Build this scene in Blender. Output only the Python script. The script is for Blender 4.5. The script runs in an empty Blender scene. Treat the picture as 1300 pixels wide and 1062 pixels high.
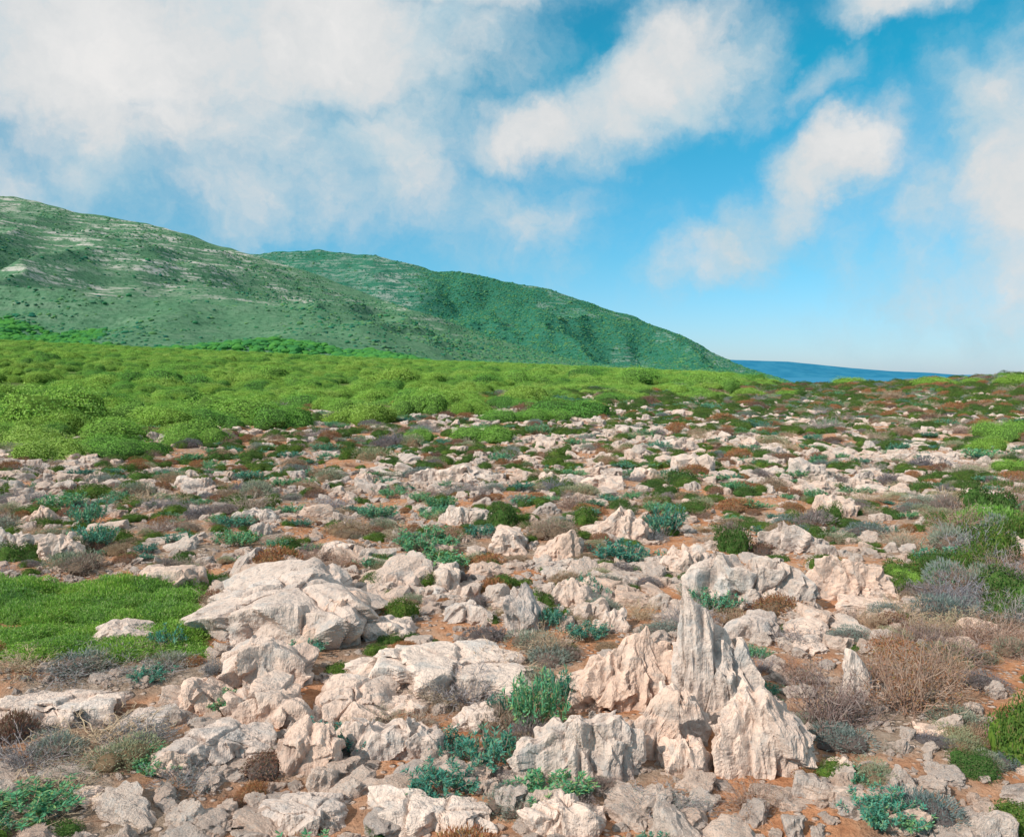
import bpy, bmesh, math, random
import numpy as np
from mathutils import Vector, Euler

random.seed(7); RNG = np.random.default_rng(7)
scene = bpy.context.scene
COL = scene.collection
F = 1126.0; PITCH = math.atan(56.0/F); EYE = 1.6

# ------------------------------------------------------------ noise
def _h(ix, iy, iz, seed):
    n = (ix*374761393 + iy*668265263 + iz*2147483647 + seed*974634777) & 0xFFFFFFFF
    n = ((n ^ (n >> 13)) * 1274126177) & 0xFFFFFFFF
    n = ((n ^ (n >> 16)) * 2246822519) & 0xFFFFFFFF
    return ((n ^ (n >> 15)) & 0xFFFFFF) / float(0xFFFFFF)
def vnoise(x, y, z, seed=0):
    x = np.asarray(x, float); y = np.asarray(y, float); z = np.asarray(z, float)+np.zeros_like(x)
    ix = np.floor(x).astype(np.int64); iy = np.floor(y).astype(np.int64); iz = np.floor(z).astype(np.int64)
    fx = x-ix; fy = y-iy; fz = z-iz
    fx = fx*fx*(3-2*fx); fy = fy*fy*(3-2*fy); fz = fz*fz*(3-2*fz)
    def L(a, b, t): return a+(b-a)*t
    c = [[[_h(ix+i, iy+j, iz+k, seed) for k in (0, 1)] for j in (0, 1)] for i in (0, 1)]
    return L(L(L(c[0][0][0], c[1][0][0], fx), L(c[0][1][0], c[1][1][0], fx), fy),
             L(L(c[0][0][1], c[1][0][1], fx), L(c[0][1][1], c[1][1][1], fx), fy), fz)
def fbm(x, y, z=0.0, o=4, seed=0):
    s = 0; a = 0.5; t = 0
    for i in range(o):
        s = s + a*vnoise(np.asarray(x)*2**i, np.asarray(y)*2**i, np.asarray(z)*2**i, seed+i*17); t += a; a *= 0.5
    return s/t
def sstep(a, b, x):
    t = np.clip((x-a)/(b-a), 0, 1); return t*t*(3-2*t)

# ------------------------------------------------------------ terrain
def H(x, y):
    x = np.asarray(x, float); y = np.asarray(y, float)
    d = np.hypot(x, y); yy = np.maximum(y, 0.5*d+1e-3)
    t = x/yy
    rise = np.interp(t, [-.8, -.577, -.3, 0, .15, .25, .33, .8], [20, 15.5, 11.0, 5.6, 2.6, .4, 0, 0])
    z = rise*np.clip((d-22)/430, 0, 1)**1.1
    z = z + np.interp(t, [.38, .5, .58, .8], [0, .7, 1.3, 2.0])*sstep(45, 110, d)
    z = z - sstep(.24, .37, t)*40*sstep(125, 520, d)
    z = z - 70*sstep(700, 1500, d)
    z = z + (fbm(x*.35, y*.35, 0, 3, 3)-.5)*.22*sstep(2, 8, d) + (fbm(x*.06, y*.06, 0, 2, 5)-.5)*.7*sstep(12, 50, d)
    z = z + (fbm(x*2.2, y*2.2, 0, 3, 9)-.5)*.09*(1-sstep(20, 40, d))
    return z
def ray(px, py):
    a = (px-650.0)/F; b = -(py-531.0)/F
    return a, math.cos(PITCH)+b*math.sin(PITCH), -math.sin(PITCH)+b*math.cos(PITCH)
def hit(px, py):
    dx, dy, dz = ray(px, py); k = EYE/max(-dz, 1e-3)
    for _ in range(14):
        k2 = (EYE-float(H(k*dx, k*dy)))/max(-dz, 1e-3); k = .5*k+.5*k2
    return k*dx, k*dy

def new_obj(name, me, **kw):
    ob = bpy.data.objects.new(name, me); COL.objects.link(ob)
    for k, v in kw.items(): ob[k] = v
    return ob
def grid_mesh(name, X, Y, Z, smooth=True, attrs=None):
    n, m = X.shape
    co = np.stack([X, Y, Z], -1).reshape(-1, 3)
    i = np.arange(n*m).reshape(n, m)
    q = np.stack([i[:-1, :-1], i[:-1, 1:], i[1:, 1:], i[1:, :-1]], -1).reshape(-1, 4)
    me = bpy.data.meshes.new(name)
    me.vertices.add(len(co)); me.vertices.foreach_set("co", co.ravel())
    me.loops.add(q.size); me.loops.foreach_set("vertex_index", q.ravel().astype(np.int32))
    me.polygons.add(len(q)); me.polygons.foreach_set("loop_start", np.arange(0, q.size, 4, dtype=np.int32))
    me.update(calc_edges=True)
    if smooth: me.polygons.foreach_set("use_smooth", np.ones(len(q), bool))
    for k, v in (attrs or {}).items():
        a = me.attributes.new(k, 'FLOAT', 'POINT'); a.data.foreach_set("value", v.ravel().astype(np.float32))
    return me

# ------------------------------------------------------------ material helpers
def mat_new(name):
    m = bpy.data.materials.new(name); m.use_nodes = True
    nt = m.node_tree; nt.nodes.clear()
    return m, nt, nt.nodes, nt.links
def N(nt, t, **kw):
    n = nt.nodes.new(t)
    for k, v in kw.items(): setattr(n, k, v)
    return n
def setin(n, **kw):
    for k, v in kw.items(): n.inputs[k.replace('_', ' ')].default_value = v
def ramp(nt, fac, stops, interp='LINEAR'):
    r = N(nt, 'ShaderNodeValToRGB'); r.color_ramp.interpolation = interp
    e = r.color_ramp.elements
    while len(e) < len(stops): e.new(0.5)
    for el, (p, c) in zip(e, stops):
        el.position = p; el.color = (*c, 1) if len(c) == 3 else c
    nt.links.new(fac, r.inputs[0]); return r.outputs[0]
def noise(nt, vec, scale, detail=6, rough=.6, dist=0.0):
    n = N(nt, 'ShaderNodeTexNoise'); setin(n, Scale=scale, Detail=detail, Roughness=rough, Distortion=dist)
    nt.links.new(vec, n.inputs['Vector']); return n.outputs['Fac']
def mixc(nt, fac, a, b, mode='MIX'):
    n = N(nt, 'ShaderNodeMix', data_type='RGBA', blend_type=mode)
    for s, v in ((n.inputs[0], fac), (n.inputs[6], a), (n.inputs[7], b)):
        if isinstance(v, (int, float)): s.default_value = v
        elif isinstance(v, tuple): s.default_value = (*v, 1)
        else: nt.links.new(v, s)
    return n.outputs[2]
def math_(nt, op, a, b=None, clamp=False):
    n = N(nt, 'ShaderNodeMath', operation=op, use_clamp=clamp)
    for s, v in ((n.inputs[0], a), (n.inputs[1], b)):
        if v is None: continue
        if isinstance(v, (int, float)): s.default_value = v
        else: nt.links.new(v, s)
    return n.outputs[0]
def finish(nt, col, bump=None, strength=.5, dist=.02, transl=0.0):
    p = N(nt, 'ShaderNodeBsdfDiffuse'); p.inputs['Roughness'].default_value = .3
    nt.links.new(col, p.inputs[0])
    if bump is not None:
        b = N(nt, 'ShaderNodeBump'); setin(b, Strength=strength, Distance=dist)
        nt.links.new(bump, b.inputs['Height']); nt.links.new(b.outputs[0], p.inputs['Normal'])
    o = N(nt, 'ShaderNodeOutputMaterial'); sh = p.outputs[0]
    if transl > 0:
        t = N(nt, 'ShaderNodeBsdfTranslucent'); nt.links.new(col, t.inputs[0])
        mx = N(nt, 'ShaderNodeMixShader'); mx.inputs[0].default_value = transl
        nt.links.new(sh, mx.inputs[1]); nt.links.new(t.outputs[0], mx.inputs[2]); sh = mx.outputs[0]
    nt.links.new(sh, o.inputs[0])

def rock_material():
    m, nt, _, lk = mat_new("limestone")
    tc = N(nt, 'ShaderNodeTexCoord'); oi = N(nt, 'ShaderNodeObjectInfo')
    off = N(nt, 'ShaderNodeVectorMath', operation='ADD')
    sc = math_(nt, 'MULTIPLY', oi.outputs['Random'], 50.0)
    lk.new(tc.outputs['Object'], off.inputs[0]); lk.new(sc, off.inputs[1]); v = off.outputs[0]
    n1 = noise(nt, v, 3.5, 3, .6); n2 = noise(nt, v, 24, 5, .7); n3 = noise(nt, v, 9, 4, .65, .6)
    c = ramp(nt, n1, [(.28, (.53, .41, .35)), (.42, (.72, .58, .495)), (.58, (.79, .635, .54)), (.75, (.66, .61, .57))])
    c = mixc(nt, ramp(nt, n2, [(.33, (.85, .85, .85)), (.48, (0, 0, 0))]), c, (.40, .33, .30))
    c = mixc(nt, ramp(nt, n3, [(.53, (0, 0, 0)), (.66, (.65, .65, .65))]), c, (.48, .46, .44))
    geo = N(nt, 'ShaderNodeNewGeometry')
    pt = ramp(nt, geo.outputs['Pointiness'], [(.38, (.40, .34, .32)), (.49, (1, 1, 1)), (.6, (1.12, 1.1, 1.08))])  # painted shade: crevices darkened, edges brightened in the colour
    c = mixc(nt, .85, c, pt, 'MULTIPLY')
    rv = ramp(nt, oi.outputs['Random'], [(0, (.82, .83, .85)), (.3, (1.03, 1.0, .98)), (.6, (1.02, .91, .84)), (.8, (.92, .93, .94)), (1, (1.1, 1.08, 1.06))])
    c = mixc(nt, .95, c, rv, 'MULTIPLY')
    mp = N(nt, 'ShaderNodeMapping'); mp.inputs['Scale'].default_value = (1, 1, .3); lk.new(v, mp.inputs[0])
    n4 = noise(nt, mp.outputs[0], 20, 4, .7)
    b = math_(nt, 'ADD', math_(nt, 'MULTIPLY', n2, .8), n4)
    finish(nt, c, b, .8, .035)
    return m
ROCK = rock_material()

RV = [(0, (.62, .72, .85)), (.35, (1, 1, 1)), (.7, (1.15, 1.05, .75)), (1, (1.4, 1.2, .9))]
RVD = [(0, (.75, .80, .9)), (.5, (1, 1, 1)), (1, (1.12, 1.06, .9))]
RVG = [(0, (.52, .72, .75)), (.2, (.80, .92, .9)), (.5, (1, 1, 1)), (.75, (1.2, 1.1, 1.1)), (.92, (1.45, 1.15, 1.5)), (1, (.9, .88, .7))]
def leaf_material(name, cols, transl=.2, rvs=RV):
    m, nt, _, lk = mat_new(name)
    geo = N(nt, 'ShaderNodeNewGeometry'); oi = N(nt, 'ShaderNodeObjectInfo')
    k = len(cols)
    c = ramp(nt, geo.outputs['Random Per Island'], [(i/(k-1), cc) for i, cc in enumerate(cols)])
    c = mixc(nt, .95, c, ramp(nt, oi.outputs['Random'], rvs), 'MULTIPLY')
    finish(nt, c, transl=transl)
    return m
M_EUPH = leaf_material("teal_leaves", [(.05, .20, .14), (.10, .34, .24), (.17, .42, .29), (.27, .40, .18)])
M_GREEN = leaf_material("bright_green_leaves", [(.20, .38, .06), (.25, .46, .07), (.31, .52, .10), (.38, .56, .15)], .2, RVG)
M_MAT = leaf_material("grass_green_leaves", [(.15, .28, .05), (.21, .42, .06), (.29, .50, .10), (.42, .50, .20)], .25, RVD)
M_DARK = leaf_material("dark_green_leaves", [(.045, .10, .025), (.08, .16, .035), (.12, .21, .055), (.20, .17, .08)], .2, RVD)
M_SAGE = leaf_material("sage_leaves", [(.17, .22, .17), (.27, .33, .27), (.36, .40, .33), (.34, .28, .24)])
M_RUST = leaf_material("rust_leaves", [(.21, .09, .06), (.33, .15, .10), (.42, .24, .16), (.22, .20, .10)])
M_BROWN = leaf_material("brown_leaves", [(.22, .155, .14), (.33, .25, .23), (.42, .33, .31), (.25, .26, .20)])
M_TWIG = leaf_material("grey_twigs", [(.28, .215, .20), (.41, .335, .31), (.54, .45, .42), (.34, .30, .25)], .0)
M_TAN = leaf_material("tan_twigs", [(.26, .155, .125), (.37, .245, .20), (.46, .34, .28), (.30, .21, .16)], .0, RVD)
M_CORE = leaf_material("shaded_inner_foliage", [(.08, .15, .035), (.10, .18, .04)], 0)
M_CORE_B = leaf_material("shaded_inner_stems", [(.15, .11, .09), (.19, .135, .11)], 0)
M_PINE = leaf_material("pine_needles", [(.18, .37, .06), (.22, .43, .07), (.27, .48, .09), (.32, .51, .12)], .1, RVG)
M_HTREE = leaf_material("hill_pine_needles", [(.03, .16, .095), (.045, .20, .12)], 0)  # teal cast of distance haze is mixed into the hill foliage colours
M_HSHRUB = leaf_material("hill_maquis_leaves", [(.075, .20, .10), (.11, .25, .13)], 0)
M_FOOT = leaf_material("foothill_pine_needles", [(.05, .20, .055), (.07, .24, .065)], 0)

# ------------------------------------------------------------ rocks
ICO = {}
def ico(sub):
    if sub not in ICO:
        bm = bmesh.new(); bmesh.ops.create_icosphere(bm, subdivisions=sub, radius=1)
        v = np.array([p.co[:] for p in bm.verts]); f = np.array([[q.index for q in p.verts] for p in bm.faces]); bm.free()
        ICO[sub] = (v, f)
    return ICO[sub]
def tri_mesh(name, co, f, mat, smooth=True):
    me = bpy.data.meshes.new(name); me.vertices.add(len(co)); me.vertices.foreach_set("co", co.ravel())
    me.loops.add(f.size); me.loops.foreach_set("vertex_index", f.ravel().astype(np.int32))
    me.polygons.add(len(f)); me.polygons.foreach_set("loop_start", np.arange(0, f.size, 3, dtype=np.int32))
    me.update(calc_edges=True); me.polygons.foreach_set("use_smooth", np.full(len(f), smooth)); me.materials.append(mat)
    return me
def rock_mesh(seed, sub, w, dp, h, prof=None, flute=.5, rough=.5, crack=.0, nplanes=9, ncell=None, smooth=False, colvar=None):
    r_ = np.random.default_rng(seed)
    v, f = ico(sub)
    nrm = r_.normal(size=(nplanes, 3)); nrm /= np.linalg.norm(nrm, axis=1)[:, None]
    hh = r_.uniform(.74, .98, nplanes)
    ax = np.array([[1, 0, 0], [-1, 0, 0], [0, 1, 0], [0, -1, 0], [0, 0, 1]], float)+r_.normal(size=(5, 3))*.12
    ax /= np.linalg.norm(ax, axis=1)[:, None]
    nrm = np.vstack([nrm, ax]); hh = np.concatenate([hh, r_.uniform(.70, .78, 5)])
    q = np.maximum(v@nrm.T, 1e-3)/hh
    r = (1.0/((q**40).sum(1)))**(1/40.)
    p = v*r[:, None]
    ext = np.abs(p[:, :2]).max(0); p[:, 0] /= ext[0]; p[:, 1] /= ext[1]; p[:, 2] /= p[:, 2].max()
    s = .5*(w+dp)
    X = p[:, 0]*w/2; Y = p[:, 1]*dp/2; Z = p[:, 2]*h
    k = 1.0/s
    up = p[:, 2] > 0
    o = r_.uniform(0, 90, 3)
    u = p[:, 0]
    upright = flute >= .6
    nc = ncell or (int(13*max(1, w/dp)) if upright else 12)
    zs = .40 if upright else .9
    lean = r_.normal(0, .20, 2)
    Q = np.stack([X*k+lean[0]*Z*k, Y*k+lean[1]*Z*k, Z*k*zs], 1)
    Q = Q+.08*np.stack([fbm(X*k*3+o[i], Y*k*3+o[(i+1) % 3], Z*k*2, 3, seed+30+i)-.5 for i in range(3)], 1)
    def cells(C, G, bl):
        D = np.sqrt(((Q[:, None, :]-C[None])**2).sum(2)); od = np.argpartition(D, 1, axis=1)[:, :2]
        ar = np.arange(len(Q)); a = D[ar, od[:, 0]]; b = D[ar, od[:, 1]]; sw = a > b
        i1 = np.where(sw, od[:, 1], od[:, 0]); i2 = np.where(sw, od[:, 0], od[:, 1]); g = np.abs(a-b)
        t = np.clip(g/bl, 0, 1)
        pl = (np.einsum('ij,ij->i', Q-C[i1], G[i1]))*(.5+.5*t)+(np.einsum('ij,ij->i', Q-C[i2], G[i2]))*(.5-.5*t)
        return i1, i2, g, t, pl
    C = r_.uniform(-1, 1, (nc, 3))*np.array([w/2*k, dp/2*k, h*k*zs])
    if not upright: C[:, 2] *= .3
    G = r_.normal(size=(nc, 3))*.5
    i1, i2, g, t, pl = cells(C, G, .022)
    if colvar is None: colvar = .70 if upright else .84
    ca = r_.normal(size=nc); cb = r_.uniform(colvar, 1.05, nc)
    def cell(a): return a[i1]*(.5+.5*t)+a[i2]*(.5-.5*t)
    off = cell(ca); colh = cell(cb); gap = np.exp(-(g/.014)**2)
    n2c = 70
    C2 = r_.uniform(-1, 1, (n2c, 3))*np.array([w/2*k, dp/2*k, h*k*zs]); G2 = r_.normal(size=(n2c, 3))*1.0
    j1, j2, g2, t2, pl2 = cells(C2, G2, .02)
    chip = np.clip(pl, -.22, .22)*.34+np.clip(pl2, -.12, .12)*.42
    if prof is not None:
        T = np.interp(u + (vnoise(Y/s*5+o[0], Z*0, 0, seed)-.5)*.2, [a for a, b in prof], [b for a, b in prof])
    else:
        T = .80+.4*(fbm(X/s*2.5+o[0], Y/s*2.5+o[1], 0, 2, seed)-.35)
    T = T*(.06+.94*colh)*(1-gap*(.05+crack))
    if upright:
        saw = np.abs(((X*k*4.3+o[1]+.25*fbm(Y*k*3, X*k*3, 0, 2, seed+60)) % 1)*2-1)
        T = T*(.95+.10*saw*r_.uniform(.6, 1.2))
    T = T + rough*.09*(fbm(X/s*9+o[1], Y/s*9, 0, 4, seed+4)-.5) + chip*.65
    Z = np.where(up, Z*np.maximum(T, .10), Z*.5)
    fl = 1-np.abs(fbm(X*k*9+o[0], Y*k*9+o[1], Z*k*1.0+o[2], 3, seed+1)*2-1)
    ln = np.hypot(p[:, 0], p[:, 1])+1e-6
    dis = (fl-.75)*flute*.11*s + off*.035*s*(1.2 if upright else .6) - gap*.04*s + chip*s
    n3 = (fbm(X*k*4+o[2], Y*k*4, Z*k*4+o[0], 3, seed+2)-.5)*rough*.09*s
    n4 = (fbm(X*k*22, Y*k*22+o[2], Z*k*16, 3, seed+7)-.5)*rough*.07*s
    side = np.clip(ln*1.3, 0, 1)
    X = X+p[:, 0]/ln*(dis*side+n3+n4); Y = Y+p[:, 1]/ln*(dis*side+n3+n4)
    Z = Z+(n3+n4)*(1-side)*1.2*np.where(up, 1, 0)
    X = X+lean[0]*.6*np.maximum(Z, 0)
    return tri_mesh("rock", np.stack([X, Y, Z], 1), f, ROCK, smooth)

# ------------------------------------------------------------ foliage meshes
def poly_mesh(name, verts, faces, mats, midx=None):
    V = np.array(verts, float)
    R = np.percentile(np.hypot(V[:, 0], V[:, 1]), 96); Zt = np.percentile(V[:, 2], 98.5)
    V[:, :2] /= R; V[:, 2] /= Zt
    me = bpy.data.meshes.new(name); me.from_pydata(V.tolist(), [], faces)
    for m in mats: me.materials.append(m)
    if midx is not None: me.polygons.foreach_set("material_index", np.array(midx, dtype=np.int32))
    me.update(); return me
def leaf_quads(P, D, S, L, W):
    n = len(P); L = L[:, None]; W = W[:, None]
    a = P; b = P+D*L*.5+S*W*.5; c = P+D*L; d = P+D*L*.5-S*W*.5
    V = np.stack([a, b, c, d], 1).reshape(-1, 3)
    Fc = np.arange(n*4).reshape(n, 4)
    return V, Fc
def rnd_unit(n, r_):
    v = r_.normal(size=(n, 3)); return v/np.linalg.norm(v, axis=1)[:, None]
def cushion(seed, mat, core, n=2600, lobes=7, flat=.62, leaf=(.07, .03), spread=.55, up=.0, spike=.35, cs=.70):
    r_ = np.random.default_rng(seed)
    cen = []; rad = []
    for i in range(lobes):
        a = r_.uniform(0, 6.28); rr = spread*math.sqrt(r_.uniform(0, 1)); s = r_.uniform(.30, .58)*(1.15-.4*rr)
        cen.append((math.cos(a)*rr, math.sin(a)*rr, r_.uniform(.0, .42)*flat)); rad.append(s)
    cen = np.array(cen); rad = np.array(rad)
    li = r_.choice(lobes, n, p=rad**2/np.sum(rad**2))
    d = rnd_unit(n, r_); d[:, 2] = np.where(d[:, 2] < -.2, -d[:, 2], d[:, 2])
    k = (.82+.22*r_.uniform(0, 1, n)**.8)*(.75+.55*(fbm(d[:, 0]*3.4+li, d[:, 1]*3.4, d[:, 2]*3.4, 3, seed)))
    P = cen[li]+d*(rad[li]*k)[:, None]; P[:, 2] *= flat/.75
    P[:, 2] = np.abs(P[:, 2])
    T = rnd_unit(n, r_); T -= d*(T*d).sum(1)[:, None]; T /= np.linalg.norm(T, axis=1)[:, None]+1e-9
    D = T*(1-spike)+d*spike*1.6+rnd_unit(n, r_)*.3+np.array([0, 0, up]); D /= np.linalg.norm(D, axis=1)[:, None]
    S = np.cross(D, d+rnd_unit(n, r_)*.45); S /= np.linalg.norm(S, axis=1)[:, None]+1e-9
    V, Fc = leaf_quads(P, D, S, leaf[0]*r_.uniform(.6, 1.4, n), leaf[1]*r_.uniform(.6, 1.4, n))
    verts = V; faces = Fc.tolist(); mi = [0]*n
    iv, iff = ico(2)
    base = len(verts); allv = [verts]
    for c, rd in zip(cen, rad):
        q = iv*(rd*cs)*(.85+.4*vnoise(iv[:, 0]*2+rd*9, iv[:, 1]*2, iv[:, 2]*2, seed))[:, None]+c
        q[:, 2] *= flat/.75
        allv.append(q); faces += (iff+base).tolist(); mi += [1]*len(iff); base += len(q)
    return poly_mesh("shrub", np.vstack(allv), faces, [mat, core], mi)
def twig_bush(seed, mat, stems=70, subs=6, h=.7, width=.008, leafmat=None, nleaf=0, curl=.5, leaf=(.05, .014)):
    r_ = np.random.default_rng(seed); V = []; Fc = []; mi = []; tips = []
    def ribbon(pts, w0, w1):
        side = np.cross(pts[-1]-pts[0], r_.normal(size=3)); side /= np.linalg.norm(side)+1e-9
        b = len(V); n = len(pts)
        for i, p in enumerate(pts):
            w = w0+(w1-w0)*i/(n-1); V.append(p+side*w); V.append(p-side*w)
        for i in range(n-1):
            Fc.append((b+2*i, b+2*i+1, b+2*i+3, b+2*i+2)); mi.append(0)
    for s in range(stems):
        a = r_.uniform(0, 6.28); tilt = math.sqrt(r_.uniform(0, 1))*1.35
        d = np.array([math.cos(a)*math.sin(tilt), math.sin(a)*math.sin(tilt), math.cos(tilt)+.08])
        L = r_.uniform(.55, 1.0)*(h*math.cos(tilt)+1.0*math.sin(tilt))
        p = np.array([math.cos(a), math.sin(a), 0])*r_.uniform(0, .35); pts = [p]
        for i in range(4):
            d = d+r_.normal(size=3)*.25*curl*2; d[2] -= .03; d /= np.linalg.norm(d); p = p+d*L/4; p[2] = max(p[2], .01); pts.append(p)
        ribbon(pts, width, width*.5)
        for k in range(subs):
            i = r_.integers(1, 5); q = pts[i].copy(); dd = d+r_.normal(size=3)*.9; dd /= np.linalg.norm(dd); pp = [q]
            l2 = L*r_.uniform(.15, .35)
            for j in range(3):
                dd = dd+r_.normal(size=3)*.35*curl*2; dd[2] += .05; dd /= np.linalg.norm(dd); q = q+dd*l2/3; q[2] = max(q[2], .01); pp.append(q)
            ribbon(pp, width*.6, width*.35); tips.append(pp)
    V = [tuple(v) for v in V]
    if nleaf:
        P = []; D = []
        for i in range(nleaf):
            pp = tips[r_.integers(len(tips))]; j = r_.integers(0, 3); t = r_.uniform()
            P.append(pp[j]*(1-t)+pp[j+1]*t); D.append((pp[j+1]-pp[j])/(np.linalg.norm(pp[j+1]-pp[j])+1e-9)*.5)
        P = np.array(P); D = np.array(D)+rnd_unit(nleaf, r_)*.8; D /= np.linalg.norm(D, axis=1)[:, None]
        S = np.cross(D, rnd_unit(nleaf, r_)); S /= np.linalg.norm(S, axis=1)[:, None]+1e-9
        v2, f2 = leaf_quads(P, D, S, leaf[0]*r_.uniform(.6, 1.3, nleaf), leaf[1]*r_.uniform(.7, 1.3, nleaf))
        b = len(V); V += [tuple(x) for x in v2]; Fc += [tuple(x) for x in (f2+b).tolist()]; mi += [1]*nleaf
    return poly_mesh("twig", V, Fc, [mat, leafmat or mat], mi)
def spurge(seed, mat, stems=60, leaves=34, h=.75, leaf=(.16, .045)):
    r_ = np.random.default_rng(seed); Ps = []; Ds = []; V = []; Fc = []; mi = []
    for s in range(stems):
        a = r_.uniform(0, 6.28); tilt = math.sqrt(r_.uniform(0, 1))*1.2
        d = np.array([math.cos(a)*math.sin(tilt), math.sin(a)*math.sin(tilt), math.cos(tilt)])
        p = np.array([math.cos(a), math.sin(a), 0])*r_.uniform(0, .45)
        L = r_.uniform(.5, 1.0)*(h*math.cos(tilt)+.75*math.sin(tilt)); pts = [p]
        for i in range(5):
            d = d+r_.normal(size=3)*.08; d[2] += .10; d /= np.linalg.norm(d); p = p+d*L/5; pts.append(p)
        b = len(V); side = np.cross(d, r_.normal(size=3)); side /= np.linalg.norm(side)
        for q in pts: V.append(tuple(q+side*.010)); V.append(tuple(q-side*.010))
        for i in range(5): Fc.append((b+2*i, b+2*i+1, b+2*i+3, b+2*i+2)); mi.append(1)
        for k in range(leaves):
            t = r_.uniform(.3, 1)**.6*5; i = min(int(t), 4); q = pts[i]*(1-(t-i))+pts[i+1]*(t-i)
            e = r_.normal(size=3); e -= d*np.dot(e, d); e /= np.linalg.norm(e)+1e-9
            Ps.append(q); Ds.append(e+d*r_.uniform(.2, 1.1))
    P = np.array(Ps); D = np.array(Ds); D /= np.linalg.norm(D, axis=1)[:, None]; n = len(P)
    S = np.cross(D, rnd_unit(n, r_)*.5+np.array([0, 0, 1.])); S /= np.linalg.norm(S, axis=1)[:, None]+1e-9
    v2, f2 = leaf_quads(P, D, S, leaf[0]*r_.uniform(.6, 1.2, n), leaf[1]*r_.uniform(.7, 1.3, n))
    b = len(V); V += [tuple(x) for x in v2]; Fc += [tuple(x) for x in (f2+b).tolist()]; mi += [0]*n
    return poly_mesh("spurge", V, Fc, [mat, M_TAN], mi)

# ------------------------------------------------------------ ground sheet
DBX = [-300, 0, 200, 400, 560, 700, 790, 880, 1000, 1150, 1300, 1600]
DBD = [20, 23, 26, 31, 37, 40, 52, 74, 100, 112, 105, 100]
def border(x, y):
    yy = np.maximum(y, .3*np.hypot(x, y)+1e-3)
    px = 650+F*x/yy
    return np.interp(px, DBX, DBD)*(.80+.45*fbm(x*.12, y*.12, 0, 3, 31))
az = np.linspace(math.radians(-86), math.radians(86), 420)
rr = np.concatenate([[0.2], np.geomspace(1.5, 2600, 420)])
A, R_ = np.meshgrid(az, rr)
GX = R_*np.sin(A); GY = R_*np.cos(A)-1.5
GZ = H(GX, GY)
green = sstep(.0, .35, np.hypot(GX, GY)/border(GX, GY)-1)
gm = grid_mesh("ground", GX, GY, GZ, True, {"green": green})
m, nt, _, lk = mat_new("terra_rossa_ground")
tc = N(nt, 'ShaderNodeTexCoord'); v = tc.outputs['Object']
n1 = noise(nt, v, .8, 4, .6); n2 = noise(nt, v, 5, 6, .7); n3 = noise(nt, v, 38, 5, .7)
soil = ramp(nt, n2, [(.3, (.40, .165, .08)), (.5, (.60, .29, .155)), (.7, (.68, .42, .27))])
litter = ramp(nt, n2, [(.3, (.24, .17, .125)), (.5, (.39, .29, .22)), (.7, (.54, .43, .35))])
c = mixc(nt, ramp(nt, n1, [(.46, (0, 0, 0)), (.60, (1, 1, 1))]), soil, litter)
vo = N(nt, 'ShaderNodeTexVoronoi'); setin(vo, Scale=24.0); lk.new(v, vo.inputs['Vector'])
peb = ramp(nt, vo.outputs['Color'], [(.46, (0, 0, 0)), (.52, (1, 1, 1))])
pebm = math_(nt, 'MULTIPLY', peb, ramp(nt, vo.outputs['Distance'], [(.28, (1, 1, 1)), (.45, (0, 0, 0))]))
c = mixc(nt, pebm, c, (.70, .55, .46))
c = mixc(nt, ramp(nt, n3, [(.3, (.8, .8, .8)), (.46, (0, 0, 0))]), c, (.24, .12, .07))
at = N(nt, 'ShaderNodeAttribute', attribute_name="green")
c = mixc(nt, at.outputs['Fac'], c, ramp(nt, n1, [(.3, (.09, .15, .035)), (.55, (.16, .20, .07)), (.7, (.28, .26, .16))]))
b = math_(nt, 'ADD', n3, math_(nt, 'ADD', math_(nt, 'MULTIPLY', n2, 1.5), math_(nt, 'MULTIPLY', pebm, .9)))
finish(nt, c, b, .9, .035)
gm.materials.append(m)
ground = new_obj("ground", gm, kind="structure", label="stony reddish soil plain with sparse litter", category="ground")

sx, sy = np.meshgrid(np.linspace(-40000, 40000, 30), np.linspace(300, 60000, 30))
sm = grid_mesh("sea", sx, sy, sx*0-32.0)
m, nt, _, lk = mat_new("sea_water"); tc = N(nt, 'ShaderNodeTexCoord')
nn = noise(nt, tc.outputs['Object'], .002, 3)
finish(nt, ramp(nt, nn, [(.3, (.045, .21, .34)), (.7, (.055, .235, .365))]))
sm.materials.append(m); new_obj("sea", sm, kind="structure", label="calm blue sea beyond the plain", category="sea")

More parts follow.
